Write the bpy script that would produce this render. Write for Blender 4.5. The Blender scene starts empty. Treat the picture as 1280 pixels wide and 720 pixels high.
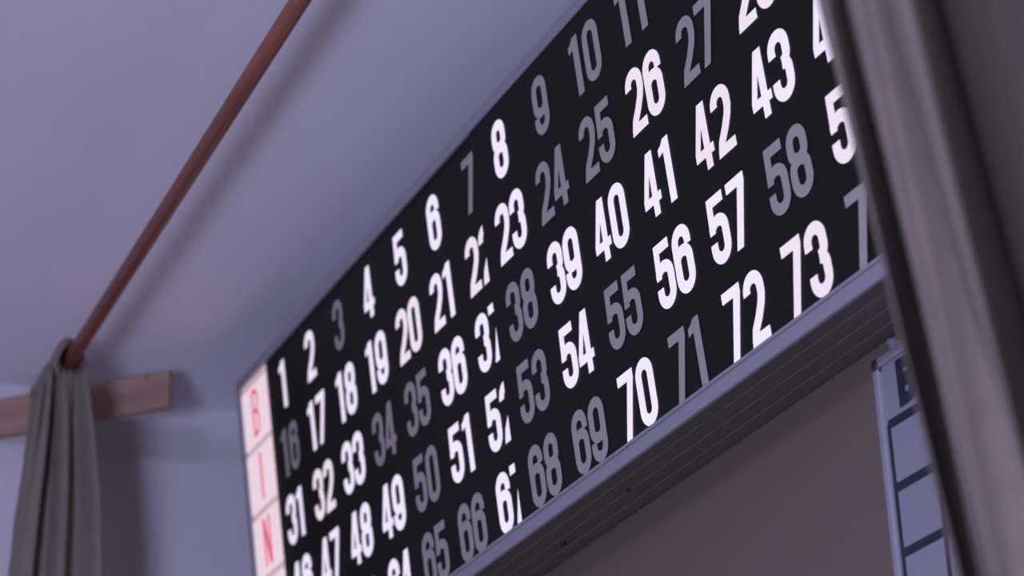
import bpy, bmesh, math, random
from mathutils import Matrix, Vector

random.seed(7)
S = bpy.context.scene
COL = S.collection

# ------------------------------------------------------------------ camera
cam_d = bpy.data.cameras.new('camera')
cam = bpy.data.objects.new('camera', cam_d)
COL.objects.link(cam)
cam_d.sensor_width = 36.0
cam_d.lens = 82.667
cam_d.clip_start = 0.05
cam_d.dof.use_dof = True
cam_d.dof.focus_distance = 3.15
cam_d.dof.aperture_fstop = 3.9
cam.matrix_world = Matrix((
    (0.4120426, 0.3903876, 0.8232973, 0.0),
    (0.9104084, -0.1395894, -0.3894500, 0.0),
    (-0.0371128, 0.9100067, -0.4129290, 1.5),
    (0, 0, 0, 1)))
S.camera = cam

# ------------------------------------------------------------------ light
S.view_settings.view_transform = 'Standard'
S.view_settings.look = 'None'
S.view_settings.gamma = 1.0
S.view_settings.use_curve_mapping = False
S.view_settings.exposure = 0.0
S.cycles.use_denoising = True

world = bpy.data.worlds.new('world')
S.world = world
world.use_nodes = True
world.node_tree.nodes['Background'].inputs[0].default_value = (0.105, 0.053, 0.046, 1)
world.node_tree.nodes['Background'].inputs[1].default_value = 1.0


def area(name, loc, target, size, power, color):
    d = bpy.data.lights.new(name, 'AREA')
    d.shape = 'DISK'
    d.size = size
    d.energy = power
    d.color = color
    o = bpy.data.objects.new(name, d)
    COL.objects.link(o)
    o.location = loc
    o.rotation_euler = (Vector(target) - Vector(loc)).to_track_quat('-Z', 'Y').to_euler()
    return o


area('hall_lamp', (2.0, -2.2, 3.2), (-4.5, 1.2, 3.1), 0.6, 80, (0.575, 0.615, 1.0))
area('ceiling_fill_light', (2.2, -2.3, 0.35), (-3.4, 1.0, 3.3), 1.15, 280, (0.575, 0.615, 1.0))  # unseen fill light, added low in the room to brighten the ceiling


# ------------------------------------------------------------------ materials
def mat(name, col, rough=0.6, emit=None, strength=1.0, metal=0.0, noise=0.0, nscale=20.0, spec=0.5, stretch=None,
        bump=0.0):
    m = bpy.data.materials.new(name)
    m.use_nodes = True
    nt = m.node_tree
    b = nt.nodes['Principled BSDF']
    b.inputs['Base Color'].default_value = (*col, 1)
    b.inputs['Roughness'].default_value = rough
    b.inputs['Metallic'].default_value = metal
    b.inputs['Specular IOR Level'].default_value = spec
    if emit:
        b.inputs['Emission Color'].default_value = (*emit, 1)
        b.inputs['Emission Strength'].default_value = strength
    if noise or bump:
        tc = nt.nodes.new('ShaderNodeTexCoord')
        mp = nt.nodes.new('ShaderNodeMapping')
        nz = nt.nodes.new('ShaderNodeTexNoise')
        nz.inputs['Scale'].default_value = nscale
        nz.inputs['Detail'].default_value = 4
        if stretch:
            mp.inputs['Scale'].default_value = stretch
        nt.links.new(tc.outputs['Object'], mp.inputs['Vector'])
        nt.links.new(mp.outputs['Vector'], nz.inputs['Vector'])
        if noise:
            cr = nt.nodes.new('ShaderNodeValToRGB')
            cr.color_ramp.elements[0].position = 0.3
            cr.color_ramp.elements[1].position = 0.7
            cr.color_ramp.elements[0].color = (*[c * (1 - noise) for c in col], 1)
            cr.color_ramp.elements[1].color = (*[min(1, c * (1 + noise)) for c in col], 1)
            nt.links.new(nz.outputs['Fac'], cr.inputs['Fac'])
            nt.links.new(cr.outputs['Color'], b.inputs['Base Color'])
        if bump:
            bp = nt.nodes.new('ShaderNodeBump')
            bp.inputs['Strength'].default_value = bump
            bp.inputs['Distance'].default_value = 0.002
            nt.links.new(nz.outputs['Fac'], bp.inputs['Height'])
            nt.links.new(bp.outputs['Normal'], b.inputs['Normal'])
    return m


M = {
    'wall': mat('painted_plaster', (0.53, 0.50, 0.53), 0.9, noise=0.015, nscale=3),
    'ceiling': mat('ceiling_paint', (0.79, 0.785, 0.86), 0.9, noise=0.02, nscale=1.5),
    'brown_wall': mat('brown_painted_wall', (0.165, 0.118, 0.10), 0.75, noise=0.03, nscale=3),
    'floor': mat('hall_floor', (0.30, 0.20, 0.13), 0.5, noise=0.1, nscale=6),
    'black': mat('black_glazing', (0.0045, 0.005, 0.0045), 0.55, spec=0.25),
    'silver': mat('brushed_aluminium', (0.34, 0.33, 0.37), 0.45, metal=0.25, noise=0.04, nscale=60, stretch=(0.05, 1, 1)),
    'casing': mat('dark_casing', (0.115, 0.10, 0.09), 0.6, noise=0.08, nscale=30, stretch=(0.05, 1, 1)),
    'lit': mat('lit_digit', (0.1, 0.1, 0.1), 0.5, emit=(0.87, 0.79, 0.98), strength=0.95),
    'lit_pink': mat('lit_digit_warm', (0.1, 0.1, 0.1), 0.5, emit=(0.85, 0.73, 0.86), strength=0.95),
    'unlit': mat('unlit_digit', (0.40, 0.37, 0.33), 0.5),
    'tile': mat('lit_letter_tile', (0.1, 0.09, 0.09), 0.5, emit=(0.84, 0.65, 0.74), strength=0.95),
    'red': mat('red_letter', (0.1, 0.01, 0.02), 0.5, emit=(0.75, 0.075, 0.16), strength=0.9),
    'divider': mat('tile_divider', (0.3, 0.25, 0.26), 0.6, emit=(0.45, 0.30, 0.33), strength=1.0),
    'rod': mat('copper_brown_rod', (0.35, 0.105, 0.055), 0.42, noise=0.2, nscale=25, stretch=(0.1, 1, 1)),
    'plank': mat('bare_wood_plank', (0.31, 0.19, 0.145), 0.7, noise=0.15, nscale=30, stretch=(0.12, 1, 1)),
    'curtain': mat('beige_curtain_cloth', (0.19, 0.15, 0.13), 0.95, noise=0.05, nscale=40, spec=0.1, bump=0.2),
    'whiteboard': mat('whiteboard_enamel_dimmed', (0.27, 0.27, 0.315), 0.4),  # white enamel greyed in its base colour to stand in for dimmer light
    'tape': mat('dark_tape', (0.02, 0.02, 0.035), 0.6),
    'clip': mat('dark_plastic', (0.03, 0.035, 0.045), 0.5),
    'screw': mat('dark_screw', (0.01, 0.01, 0.012), 0.5),
}


# ------------------------------------------------------------------ mesh helpers
def link(name, bm, m, parent=None, smooth=False, local=None, flat=False):
    if not flat:
        bmesh.ops.recalc_face_normals(bm, faces=bm.faces)
    me = bpy.data.meshes.new(name)
    bm.to_mesh(me)
    bm.free()
    if smooth:
        for f in me.polygons:
            f.use_smooth = True
    me.materials.append(m)
    o = bpy.data.objects.new(name, me)
    COL.objects.link(o)
    if parent:
        o.parent = parent
    if local:
        o.location = local
    return o


def tag(o, label, cat, group=None):
    o['label'] = label
    o['category'] = cat
    if group:
        o['group'] = group


def struct(o, label):
    o['kind'] = 'structure'
    o['label'] = label


def empty(name, loc, label, cat, group=None):
    o = bpy.data.objects.new(name, None)
    o.empty_display_size = 0.1
    COL.objects.link(o)
    o.location = loc
    tag(o, label, cat, group)
    return o


def box(bm, lo, hi, bevel=0.0, mtx=None):
    r = bmesh.ops.create_cube(bm, size=1.0)
    vs = r['verts']
    for v in vs:
        v.co = Vector(((lo[i] + hi[i]) / 2 + v.co[i] * (hi[i] - lo[i]) for i in range(3)))
    if bevel:
        es = list({e for v in vs for e in v.link_edges})
        q = bmesh.ops.bevel(bm, geom=es, offset=bevel, segments=2, affect='EDGES', profile=0.5)
        vs = list({v for f in q['faces'] for v in f.verts} | {v for v in vs if v.is_valid})
    if mtx:
        bmesh.ops.transform(bm, matrix=mtx, verts=vs)
    return vs


def tube(bm, p0, p1, r, n=24):
    p0, p1 = Vector(p0), Vector(p1)
    d = (p1 - p0)
    q = d.to_track_quat('Z', 'Y').to_matrix().to_4x4()
    bmesh.ops.create_cone(bm, cap_ends=True, segments=n, radius1=r, radius2=r, depth=d.length,
                          matrix=Matrix.Translation((p0 + p1) / 2) @ q)


# ------------------------------------------------------------------ setting
CEIL, XE, YB = 3.409, -4.62, 1.570
bm = bmesh.new(); box(bm, (XE, -6, -0.1), (3.0, YB, 0.0))
struct(link('floor', bm, M['floor']), 'brown hall floor')
bm = bmesh.new(); box(bm, (XE - 0.1, -6, CEIL), (3.0, YB + 0.1, CEIL + 0.1))
struct(link('ceiling', bm, M['ceiling']), 'pale ceiling')
bm = bmesh.new(); box(bm, (XE - 0.1, -6, 0.0), (XE, YB + 0.1, CEIL))
struct(link('wall_left', bm, M['wall']), 'pale painted end wall')
bm = bmesh.new(); box(bm, (XE, YB, 0.0), (3.0, YB + 0.1, CEIL))
struct(link('wall_back', bm, M['brown_wall']), 'dim brown wall behind the number board')

# ------------------------------------------------------------------ bingo board
# local frame: x along the board, y into the wall, z up; leaning forward 0.1 rad
U = 0.15                       # column pitch
ROW = 0.88 * U                 # row pitch
board = empty('bingo_board', (-3.967, 1.3809, 3.2115),
              'long black lit bingo number board in a silver frame, leaning out from the wall', 'bingo board')
board.rotation_euler = (0.1, 0, 0)   # rotate about x so that the top leans out towards the hall
X0, X1 = -1.67 * U, 14.5 * U
ZT, ZB = 0.64 * U, -4.02 * U
DEP = 0.125

# casing with grooved underside
bm = bmesh.new()
box(bm, (X0 + 0.001, 0.005, ZB + 0.002), (X1 - 0.001, DEP, ZT - 0.002), 0.002)
for k in range(3):
    y = 0.03 + k * 0.032
    box(bm, (X0 + 0.006, y, ZB + 0.0008), (X1 - 0.006, y + 0.022, ZB + 0.006), 0.001)
link('casing', bm, M['casing'], board)


def rail(lo, hi, label=None):
    b = bmesh.new()
    box(b, lo, hi, 0.0025)
    o = link('frame_rail', b, M['silver'], board)
    return o


rail((X0, -0.004, ZT - 0.135 * U), (X1, 0.005, ZT))
rail((X0, -0.004, ZB), (X1, 0.005, ZB + 0.16 * U))
rail((X0, -0.004, ZB + 0.16 * U), (X0 + 0.13 * U, 0.005, ZT - 0.135 * U))
rail((X1 - 0.13 * U, -0.004, ZB + 0.16 * U), (X1, 0.005, ZT - 0.135 * U))
# lower lip on the bottom rail
bm = bmesh.new(); box(bm, (X0, -0.007, ZB + 0.13 * U), (X1, -0.003, ZB + 0.165 * U), 0.0015)
link('frame_lip', bm, M['silver'], board)

# two black number panels; the right one overlaps the left one
SEAM = 6.195 * U
bm = bmesh.new(); box(bm, (-0.60 * U, 0.0035, ZB + 0.15 * U), (SEAM + 0.03, 0.0055, ZT - 0.13 * U))
panel_l = link('number_panel', bm, M['black'], board)
bm = bmesh.new(); box(bm, (SEAM, -0.0005, ZB + 0.15 * U), (X1 - 0.12 * U, 0.003, ZT - 0.13 * U), 0.0005)
panel_r = link('number_panel', bm, M['black'], board)
panel_l['label'] = 'left section of the black number panel'
panel_r['label'] = 'right section of the black number panel, overlapping the left'


# ---- digit drawing: condensed gothic figures in a box of width .5, height 1
def arc(cx, cy, r, a0, a1, n=12, ry=None):
    ry = ry or r
    return [(cx + r * math.cos(math.radians(a0 + (a1 - a0) * i / n)),
             cy + ry * math.sin(math.radians(a0 + (a1 - a0) * i / n))) for i in range(n + 1)]


W_ = 0.160
A_ = 0.168
TOP, BOT = 0.5 - W_ / 2 - A_, -0.5 + W_ / 2 + A_
DIG = {
    '0': [('loop', arc(0, TOP, A_, 0, 180) + arc(0, BOT, A_, 180, 360))],
    '1': [('poly', [(-0.05, -0.5), (0.13, -0.5), (0.13, 0.5), (-0.02, 0.5), (-0.05, 0.44)]),
          ('poly', [(-0.18, 0.27), (-0.05, 0.30), (-0.02, 0.5), (-0.09, 0.43), (-0.18, 0.39)])],
    '2': [('path', arc(0, TOP, A_, 190, 0) + [(A_, 0.14), (0.13, 0.02), (0.03, -0.14), (-0.10, -0.30), (-0.145, -0.46)]),
          ('poly', [(-0.235, -0.5), (0.235, -0.5), (0.235, -0.345), (-0.19, -0.345)])],
    '3': [('path', [(-A_, 0.17)] + arc(0, TOP, A_, 180, 0) + [(A_, 0.15)] + arc(0.03, 0.14, A_ - 0.03, -5, -90, 6, 0.12)),
          ('path', arc(0.03, -0.11, A_ - 0.03, 90, 5, 6, 0.12) + [(A_, -0.14)] + arc(0, BOT, A_, 0, -180) + [(-A_, -0.17)])],
    '4': [('poly', [(-0.01, 0.5), (0.15, 0.5), (0.15, -0.5), (-0.01, -0.5)]),
          ('poly', [(-0.25, -0.17), (-0.03, 0.5), (0.02, 0.5), (0.02, 0.24), (-0.11, -0.17)]),
          ('poly', [(-0.25, -0.17), (-0.25, -0.31), (0.24, -0.31), (0.24, -0.17)])],
    '5': [('poly', [(-0.21, 0.5), (0.21, 0.5), (0.21, 0.345), (-0.21, 0.345)]),
          ('poly', [(-0.21, 0.5), (-0.06, 0.5), (-0.085, -0.03), (-0.235, -0.03)]),
          ('path', [(-0.15, 0.02)] + arc(0.0, -0.02, A_, 155, 0, 10, 0.145) + arc(0, BOT, A_, 0, -180) + [(-A_, -0.16)])],
    '6': [('loop', arc(0, -0.02, A_, 0, 180, 12, 0.145) + arc(0, BOT, A_, 180, 360)),
          ('path', [(-A_, -0.05)] + arc(0, TOP, A_, 180, 0) + [(A_, 0.17)])],
    '7': [('poly', [(-0.235, 0.5), (0.235, 0.5), (0.235, 0.345), (-0.235, 0.345)]),
          ('poly', [(0.235, 0.5), (0.235, 0.36), (-0.03, -0.5), (-0.20, -0.5), (0.055, 0.36), (0.055, 0.5)])],
    '8': [('loop', arc(0, TOP + 0.012, A_ - 0.012, 0, 180) + arc(0, 0.155, A_ - 0.012, 180, 360, 12, 0.12)),
          ('loop', arc(0, -0.115, A_, 0, 180, 12, 0.13) + arc(0, BOT, A_, 180, 360))],
}
DIG['9'] = [(k, [(-x, -y) for x, y in pts]) for k, pts in DIG['6']]


def prism(bm, pts, th):
    """flat polygon (x, z) facing -y, th in front of the panel"""
    area2 = sum(pts[i][0] * pts[(i + 1) % len(pts)][1] - pts[(i + 1) % len(pts)][0] * pts[i][1] for i in range(len(pts)))
    if area2 < 0:
        pts = pts[::-1]
    bm.faces.new([bm.verts.new((x, -th, z)) for x, z in pts])


def ribbon(bm, pts, w, th, closed, sx, sz):
    P = []
    for p in (Vector(q) for q in pts):
        if not P or (p - P[-1]).length > 1e-5:
            P.append(p)
    if closed and (P[0] - P[-1]).length < 1e-5:
        P.pop()
    n = len(P)
    L, R = [], []
    for i in range(n):
        a = P[i - 1] if (i or closed) else P[i]
        c = P[(i + 1) % n] if (i < n - 1 or closed) else P[i]
        t = (c - a).normalized()
        nrm = Vector((-t.y, t.x))
        L.append(P[i] + nrm * w / 2)
        R.append(P[i] - nrm * w / 2)
    mk = lambda p: bm.verts.new((p.x * sx, -th, p.y * sz))
    Lf = [mk(p) for p in L]; Rf = [mk(p) for p in R]
    for i in range(n if closed else n - 1):
        j = (i + 1) % n
        bm.faces.new((Lf[i], Rf[i], Rf[j], Lf[j]))


def glyph(bm, ch, cx, sx, sz, th, w=W_):
    b = bmesh.new()
    for kind, pts in DIG[ch]:
        th += 0.00012
        if kind == 'poly':
            prism(b, [(x * sx, z * sz) for x, z in pts], th)
        else:
            ribbon(b, pts, w, th, kind == 'loop', sx, sz)
    for v in b.verts:
        v.co.x += cx
    me = bpy.data.meshes.new('tmp')
    b.to_mesh(me); b.free()
    bm.from_mesh(me)
    bpy.data.meshes.remove(me)


DH = 0.635 * U                 # digit height
DW = 0.325 * U / 0.5           # width factor
PAIR = 0.178 * U               # half distance between the two figures of a number

LIT = {1, 2, 4, 5, 6, 8, 17, 18, 19, 20, 21, 22, 23, 26, 28, 31, 32, 33, 36, 37, 39, 40, 41, 42, 43, 44,
       46, 47, 48, 49, 51, 52, 54, 56, 57, 59, 61, 62, 64, 67, 70, 72, 73}
PINK = {20, 22, 28, 42, 73, 59, 32, 26}
for n in range(1, 76):
    c, r = (n - 1) % 15, (n - 1) // 15
    left = c < 7
    bm = bmesh.new()
    s = str(n)
    wd = 0.176 if n in LIT else 0.162   # lit figures look a touch bolder
    if len(s) == 1:
        glyph(bm, s, 0, DW, DH, 0.0008, wd)
    else:
        tight = 0.012 * U if '1' in s else 0
        glyph(bm, s[0], -PAIR + tight, DW, DH, 0.0008, wd)
        glyph(bm, s[1], PAIR - tight, DW, DH, 0.0008, wd)
    lit = n in LIT
    m = M['lit_pink'] if n in PINK else M['lit'] if lit else M['unlit']
    o = link('number', bm, m, panel_l if left else panel_r, flat=True)
    o.location = ((c if left else c - 0.153) * U, 0.0035 if left else -0.0005, -r * ROW)
    o['label'] = ('lit white number %d' if lit else 'unlit grey number %d') % n

# ---- letter tiles
LET = {
    'B': [('poly', [(-0.21, -0.5), (-0.10, -0.5), (-0.10, 0.5), (-0.21, 0.5)]),
          ('path', [(-0.16, 0.45), (0.02, 0.45)] + arc(0.02, 0.24, 0.13, 90, -90, 10, 0.21) + [(-0.16, 0.03)]),
          ('path', [(-0.16, 0.03), (0.02, 0.03)] + arc(0.02, -0.21, 0.14, 90, -90, 10, 0.24) + [(-0.16, -0.45)])],
    'I': [('poly', [(-0.06, -0.5), (0.06, -0.5), (0.06, 0.5), (-0.06, 0.5)])],
    'N': [('poly', [(-0.22, -0.5), (-0.11, -0.5), (-0.11, 0.5), (-0.22, 0.5)]),
          ('poly', [(0.11, -0.5), (0.22, -0.5), (0.22, 0.5), (0.11, 0.5)]),
          ('poly', [(-0.22, 0.5), (-0.08, 0.5), (0.22, -0.5), (0.08, -0.5)])],
    'G': [('path', [(0.17, 0.2)] + arc(0, 0.25, 0.17, 0, 180, 12, 0.2) + arc(0, -0.25, 0.17, 180, 360, 12, 0.2) + [(0.17, -0.06), (0.02, -0.06)])],
    'O': [('loop', arc(0, 0.25, 0.17, 0, 180, 12, 0.2) + arc(0, -0.25, 0.17, 180, 360, 12, 0.2))],
}
DIG.update(LET)
for k, ch in enumerate('BINGO'):
    zc = -k * ROW - 0.0 * U
    bm = bmesh.new()
    box(bm, (-1.535 * U, 0.0, zc - ROW * 0.5 + 0.0075), (-0.60 * U, 0.0045, zc + ROW * 0.5 - 0.0075), 0.001)
    tile = link('letter_tile', bm, M['tile'], board)
    tile['label'] = 'lit white tile with red letter %s' % ch
    bm = bmesh.new()
    glyph(bm, ch, -1.03 * U, 0.60 * U, 0.64 * U, 0.0006, 0.095)
    o = link('letter', bm, M['red'], tile, flat=True)
    o.location = (0, 0, zc)
    o['label'] = 'red letter %s' % ch
bm = bmesh.new()
box(bm, (-1.56 * U, 0.003, ZB + 0.15 * U), (-0.58 * U, 0.0055, ZT - 0.13 * U))
link('tile_backing', bm, M['divider'], board)

# small screw on the underside, latch on the left side
for us, ys, rs in ((6.08, 0.073, 1.0), (7.72, 0.059, 0.55)):
    bm = bmesh.new()
    tube(bm, (us * U, ys, ZB - 0.0015), (us * U, ys, ZB + 0.004), 0.0055 * rs, 16)
    tube(bm, (us * U, ys, ZB - 0.004 * rs), (us * U, ys, ZB), 0.0035 * rs, 12)
    link('screw', bm, M['screw'], board)
bm = bmesh.new()
box(bm, (X0 - 0.004, 0.002, -2.06 * U), (X0 + 0.006, 0.014, -1.93 * U), 0.0015)
tube(bm, (X0 - 0.006, 0.008, -2.0 * U), (X0 + 0.002, 0.008, -2.0 * U), 0.004, 12)
link('latch', bm, M['clip'], board)

# ------------------------------------------------------------------ whiteboard tucked under the board
WX, WZ = -2.253, 2.604
wb = empty('whiteboard', (WX, YB, 1.45),
           'white tally board with dark grid lines and silver frame, below the bingo board', 'whiteboard')
H = WZ - 1.45
WW = 0.62
bm = bmesh.new(); box(bm, (0.004, -0.012, 0.004), (WW - 0.004, -0.002, H - 0.004))
link('writing_surface', bm, M['whiteboard'], wb)
for lo, hi in (((0, -0.018, 0), (0.0125, 0, H)), ((WW - 0.0125, -0.018, 0), (WW, 0, H)),
               ((0.0125, -0.018, H - 0.0125), (WW - 0.0125, 0, H)), ((0.0125, -0.018, 0), (WW - 0.0125, 0, 0.0125))):
    bm = bmesh.new(); box(bm, lo, hi, 0.003)
    link('frame_rail', bm, M['silver'], wb)
for x in (0.0, WW):
    for z in (0.0, H):
        bm = bmesh.new()
        cx = 0.007 if x == 0 else WW - 0.007
        cz = 0.009 if z == 0 else H - 0.009
        r = bmesh.ops.create_uvsphere(bm, u_segments=20, v_segments=12, radius=1.0)
        for v in r['verts']:
            v.co = Vector((cx + v.co.x * 0.0095, -0.010 + v.co.y * 0.0105, cz + v.co.z * 0.0115))
        link('corner_cap', bm, M['clip'], wb, smooth=True)
bm = bmesh.new()
xs = [0.0175 + k * 0.0885 for k in range(7)]
rows = [2.514 - 0.0818 * k - 1.45 for k in range(13)]
for x in xs:
    box(bm, (x - 0.003, -0.0132, 0.02), (x + 0.003, -0.0115, rows[0]))
for z in rows:
    box(bm, (xs[0], -0.0134, z - 0.0055), (xs[-1], -0.0115, z + 0.0055))
link('grid_tape', bm, M['tape'], wb)
# heavy black header letter
bm = bmesh.new()
DIG['b'] = [('poly', [(-0.30, -0.5), (-0.06, -0.5), (-0.06, 0.5), (-0.30, 0.5)]),
            ('path', [(-0.2, 0.375), (0.05, 0.375)] + arc(0.05, 0.21, 0.14, 90, -90, 10, 0.165) + [(-0.2, 0.045)]),
            ('path', [(-0.2, -0.01), (0.05, -0.01)] + arc(0.05, -0.19, 0.15, 90, -90, 10, 0.18) + [(-0.2, -0.37)])]
glyph(bm, 'b', 0.064, 0.062, 0.062, 0.0012, 0.25)
o = link('header_letter', bm, M['tape'], wb, flat=True)
o.location = (0, -0.0118, 2.557 - 1.45)
o['label'] = 'heavy black letter B at the head of the column'
# hook holding the board
bm = bmesh.new()
box(bm, (0.034, -0.012, H - 0.004), (0.044, -0.004, H + 0.016), 0.002)
tube(bm, (0.039, -0.014, H + 0.012), (0.039, 0.0, H + 0.012), 0.0045, 14)
link('hanging_hook', bm, M['silver'], wb)

# ------------------------------------------------------------------ curtain rod
RZ = 3.30
ra, rb = Vector((-4.500, 1.030, RZ)), Vector((0.30, 0.920, RZ))
rod = empty('curtain_rod', ra, 'long thin copper-brown round rod running under the ceiling', 'curtain rod')
bm = bmesh.new(); tube(bm, (0, 0, 0), rb - ra, 0.0145, 32)
link('pole', bm, M['rod'], rod, smooth=True)
for t in (0.62, 0.985):
    p = (rb - ra) * t
    bm = bmesh.new()
    tube(bm, p + Vector((-0.012, 0, 0)), p + Vector((0.012, 0, 0)), 0.021, 24)
    box(bm, (p.x - 0.010, p.y - 0.006, 0.015), (p.x + 0.010, p.y + 0.006, CEIL - RZ))
    link('ceiling_bracket', bm, M['rod'], rod)

# ------------------------------------------------------------------ plank
pa = Vector((-4.304, 1.2546, 3.358))          # right end, top, front edge
pb = Vector((-4.612, 0.9279, 3.358))          # left end butted on the end wall
d = (pb - pa); d.normalize()
nrm = Vector((d.y, -d.x, 0))                 # away from the room
if nrm.x > 0:
    nrm = -nrm
Lp = (pb - pa).length
mt = Matrix(((d.x, nrm.x, 0, pa.x), (d.y, nrm.y, 0, pa.y), (0, 0, 1, pa.z), (0, 0, 0, 1)))
plank = empty('wooden_plank', pa, 'short bare wooden plank across the corner behind the far curtain', 'plank')
plank.matrix_world = mt
bm = bmesh.new()
PH, PT = 0.082, 0.020
prof = [(0.004, 0), (PT, 0), (PT, -PH), (0.006, -PH), (0.0, -PH + 0.006), (0, -0.005)]
f0 = [bm.verts.new((0, y, z)) for y, z in prof]
f1 = [bm.verts.new((Lp, y, z)) for y, z in prof]
bm.faces.new(f0); bm.faces.new(f1)
for i in range(len(prof)):
    j = (i + 1) % len(prof)
    bm.faces.new((f0[i], f0[j], f1[j], f1[i]))
link('board', bm, M['plank'], plank)
bm = bmesh.new()
box(bm, (0.25, 0.008, 0), (0.30, PT, CEIL - pa.z), 0.001)
link('ceiling_block', bm, M['plank'], plank)
bm = bmesh.new()
tube(bm, (0.05, -0.0015, -0.012), (0.05, 0.004, -0.012), 0.0025, 12)
link('nail_head', bm, M['screw'], plank)


# ------------------------------------------------------------------ curtains
def catmull(P, m):
    out = []
    n = len(P)
    for i in range(n - 1):
        p0, p1, p2, p3 = P[max(i - 1, 0)], P[i], P[i + 1], P[min(i + 2, n - 1)]
        for k in range(m):
            t = k / m
            out.append(0.5 * ((2 * p1) + (-p0 + p2) * t + (2 * p0 - 5 * p1 + 4 * p2 - p3) * t * t
                              + (-p0 + 3 * p1 - 3 * p2 + p3) * t ** 3))
    out.append(P[-1].copy())
    return out


def cloth(name, rows_, mat_, parent, thick=0.002):
    bm = bmesh.new()
    V = [[bm.verts.new(p) for p in r] for r in rows_]
    for i in range(len(V) - 1):
        for j in range(len(V[0]) - 1):
            bm.faces.new((V[i][j], V[i][j + 1], V[i + 1][j + 1], V[i + 1][j]))
    o = link(name, bm, mat_, parent, smooth=True)
    s = o.modifiers.new('thickness', 'SOLIDIFY')
    s.thickness = thick
    s.offset = 0
    return o


def rod_y(x):
    return ra.y + (x - ra.x) * (rb.y - ra.y) / (rb.x - ra.x)


def sleeve(name, x0, x1, parent, n=140, waves=9, amp=0.012, r0=0.020):
    """gathered heading of the curtain wrapped round the rod"""
    rows_ = []
    for i in range(n + 1):
        s = i / n
        x = x0 + (x1 - x0) * s
        ph = s * waves * 2 * math.pi
        row = []
        for k in range(29):
            a = math.radians(-90 + 360 * k / 28)
            r = r0 + amp * (0.5 + 0.5 * math.sin(ph + 1.3 * math.sin(2 * a + 0.4) + 0.9 * math.sin(a))) + 0.003 * math.sin(2.3 * ph + 1 + a)
            lip = 0.045 * math.cos(a - 2.3) * math.exp(-9 * s)
            row.append(Vector((x + lip + 0.006 * math.sin(3 * a + ph), rod_y(x) + r * math.cos(a), RZ + r * math.sin(a) * 1.15)))
        rows_.append(row)
    return cloth(name, rows_, M['curtain'], parent)


# far curtain: bunched on the rod's far end, seen end-on
cf = empty('curtain', (-4.30, 1.025, 0.0), 'far bunched mauve-beige curtain gathered on the end of the copper rod', 'curtain',
           'stage curtains on the copper rod')
inv = Matrix.Translation((4.30, -1.025, 0))
plan = []
nz = 6
for i in range(nz + 1):
    side = -1 if i % 2 else 1
    x = -4.195 - 0.20 * i / nz
    if i < nz:
        # sweep across y with ripples in x
        x2 = -4.195 - 0.20 * (i + 1) / nz
        for k in range(14):
            t = k / 14
            plan.append((x + (x2 - x) * t * 0.9, side * (1 - 2 * t), t, i))


def far_pt(e, z):
    x, yy, t, i = e
    d_ = RZ - z
    half = 0.036 + 0.040 * min(1, d_ / 0.35) + 0.03 * max(0, min(1, (d_ - 0.3) / 1.2))
    half *= 1.0 - 0.05 * i
    rip = 0.030 * min(1, 0.25 + d_ / 0.25) * math.sin(t * 2 * math.pi * 2.5 + i * 1.7) * (0.6 if i else 1)
    rip += 0.007 * math.sin(t * 23 + i * 2.1 + d_ * 2)
    sway = 0.006 * math.sin(d_ * 5 + i)
    return Vector((x + rip, rod_y(x) + yy * half + sway - 0.004, z))


base = [e for e in plan]
ctl = []
zs = [RZ - 0.01, RZ - 0.03, RZ - 0.06, RZ - 0.10, RZ - 0.15, RZ - 0.22, RZ - 0.30, RZ - 0.42, RZ - 0.6, RZ - 0.9, RZ - 1.3, RZ - 1.8, RZ - 2.4, 0.12]
rows_ = []
for z in zs:
    rows_.append([inv @ p for p in catmull([far_pt(e, z) for e in base], 3)])
cloth('drape', rows_, M['curtain'], cf)
h = sleeve('gathered_heading', -4.195, -4.42, cf, waves=7)
h.data.transform(inv)

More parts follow.
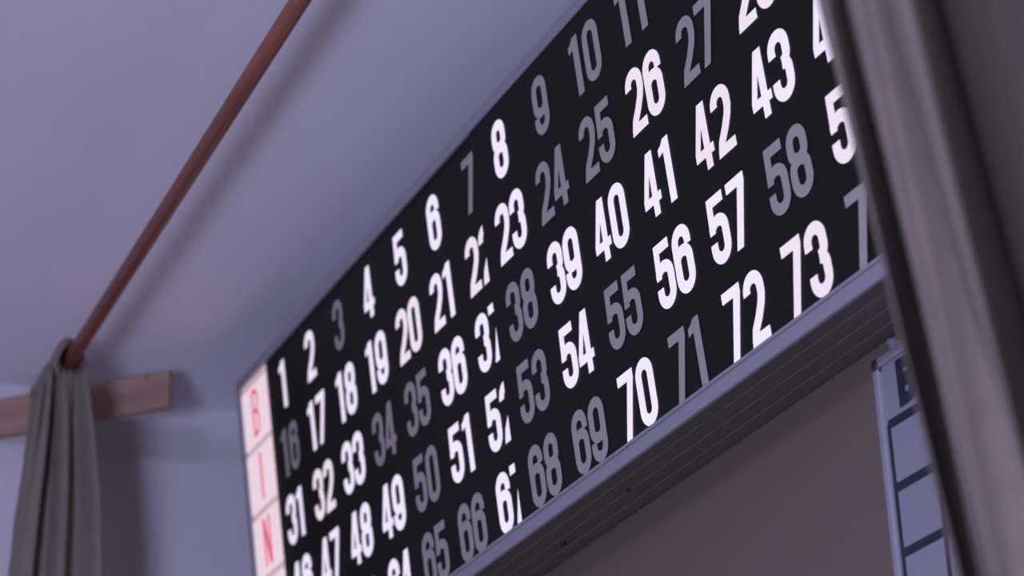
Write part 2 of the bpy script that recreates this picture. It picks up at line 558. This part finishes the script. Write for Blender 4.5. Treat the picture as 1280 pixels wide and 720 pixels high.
# near curtain: out of focus in the foreground
cn = empty('curtain', (-1.2, 1.0, 0.0), 'near blurred curtain in the foreground, over the right end of the board',
           'curtain', 'stage curtains on the copper rod')
inv = Matrix.Translation((1.2, -1.0, 0))
PL = [(-1.4704, 1.045, 2.291), (-1.4347, 1.015, 2.271), (-1.3891, 0.985, 2.247), (-1.3726, 0.98, 2.239),
      (-1.4141, 1.015, 2.262), (-1.4806, 1.07, 2.299), (-1.4373, 1.045, 2.277), (-1.3634, 0.995, 2.238), (-1.3352,
      0.981, 2.223), (-1.3347, 0.988, 2.224), (-1.3088, 0.979, 2.212), (-1.2927, 0.977, 2.204), (-1.2802, 0.979,
      2.199), (-1.2641, 0.981, 2.193), (-1.3113, 1.025, 2.22), (-1.378, 1.085, 2.258), (-1.4102, 1.12, 2.277),
      (-1.3309, 1.08, 2.237), (-1.22, 1.02, 2.18), (-1.0875, 0.935, 2.11), (-0.9982, 0.875, 2.062), (-0.9866, 0.875,
      2.057), (-1.0575, 0.945, 2.099), (-1.155, 1.035, 2.154), (-1.0915, 1.005, 2.122), (-1.0097, 0.955, 2.08),
      (-1.0141, 0.985, 2.086), (-1.0516, 1.035, 2.11), (-1.0046, 1.015, 2.087)]


def near_pt(p, z, i):
    k = z - p[2]
    lean = 0.165 if k > 0 else 0.155
    x = p[0] - lean * k
    g = max(0.0, (z - 2.7) / (RZ - 2.7))
    amp = 1.0 - 0.7 * g
    yc = 0.985 + (rod_y(p[0]) - 0.985) * g
    if i in (11, 12):
        yc += 0.10 * max(0.0, min(0.4, -k - 0.04))
    wob = 0.006 * math.sin(3.1 * z + i * 1.3)
    return Vector((x + wob * 0.6, yc + (p[1] - 0.985) * amp + wob, z))


rows_ = []
for z in [RZ - 0.012 - 0.085 * k for k in range(38)]:
    if z < 0.1:
        break
    rows_.append([inv @ q for q in catmull([near_pt(p, z, i) for i, p in enumerate(PL)], 5)])
cloth('drape', rows_, M['curtain'], cn)
h = sleeve('gathered_heading', -1.68, -1.06, cn, n=220, waves=18)
h.data.transform(inv)
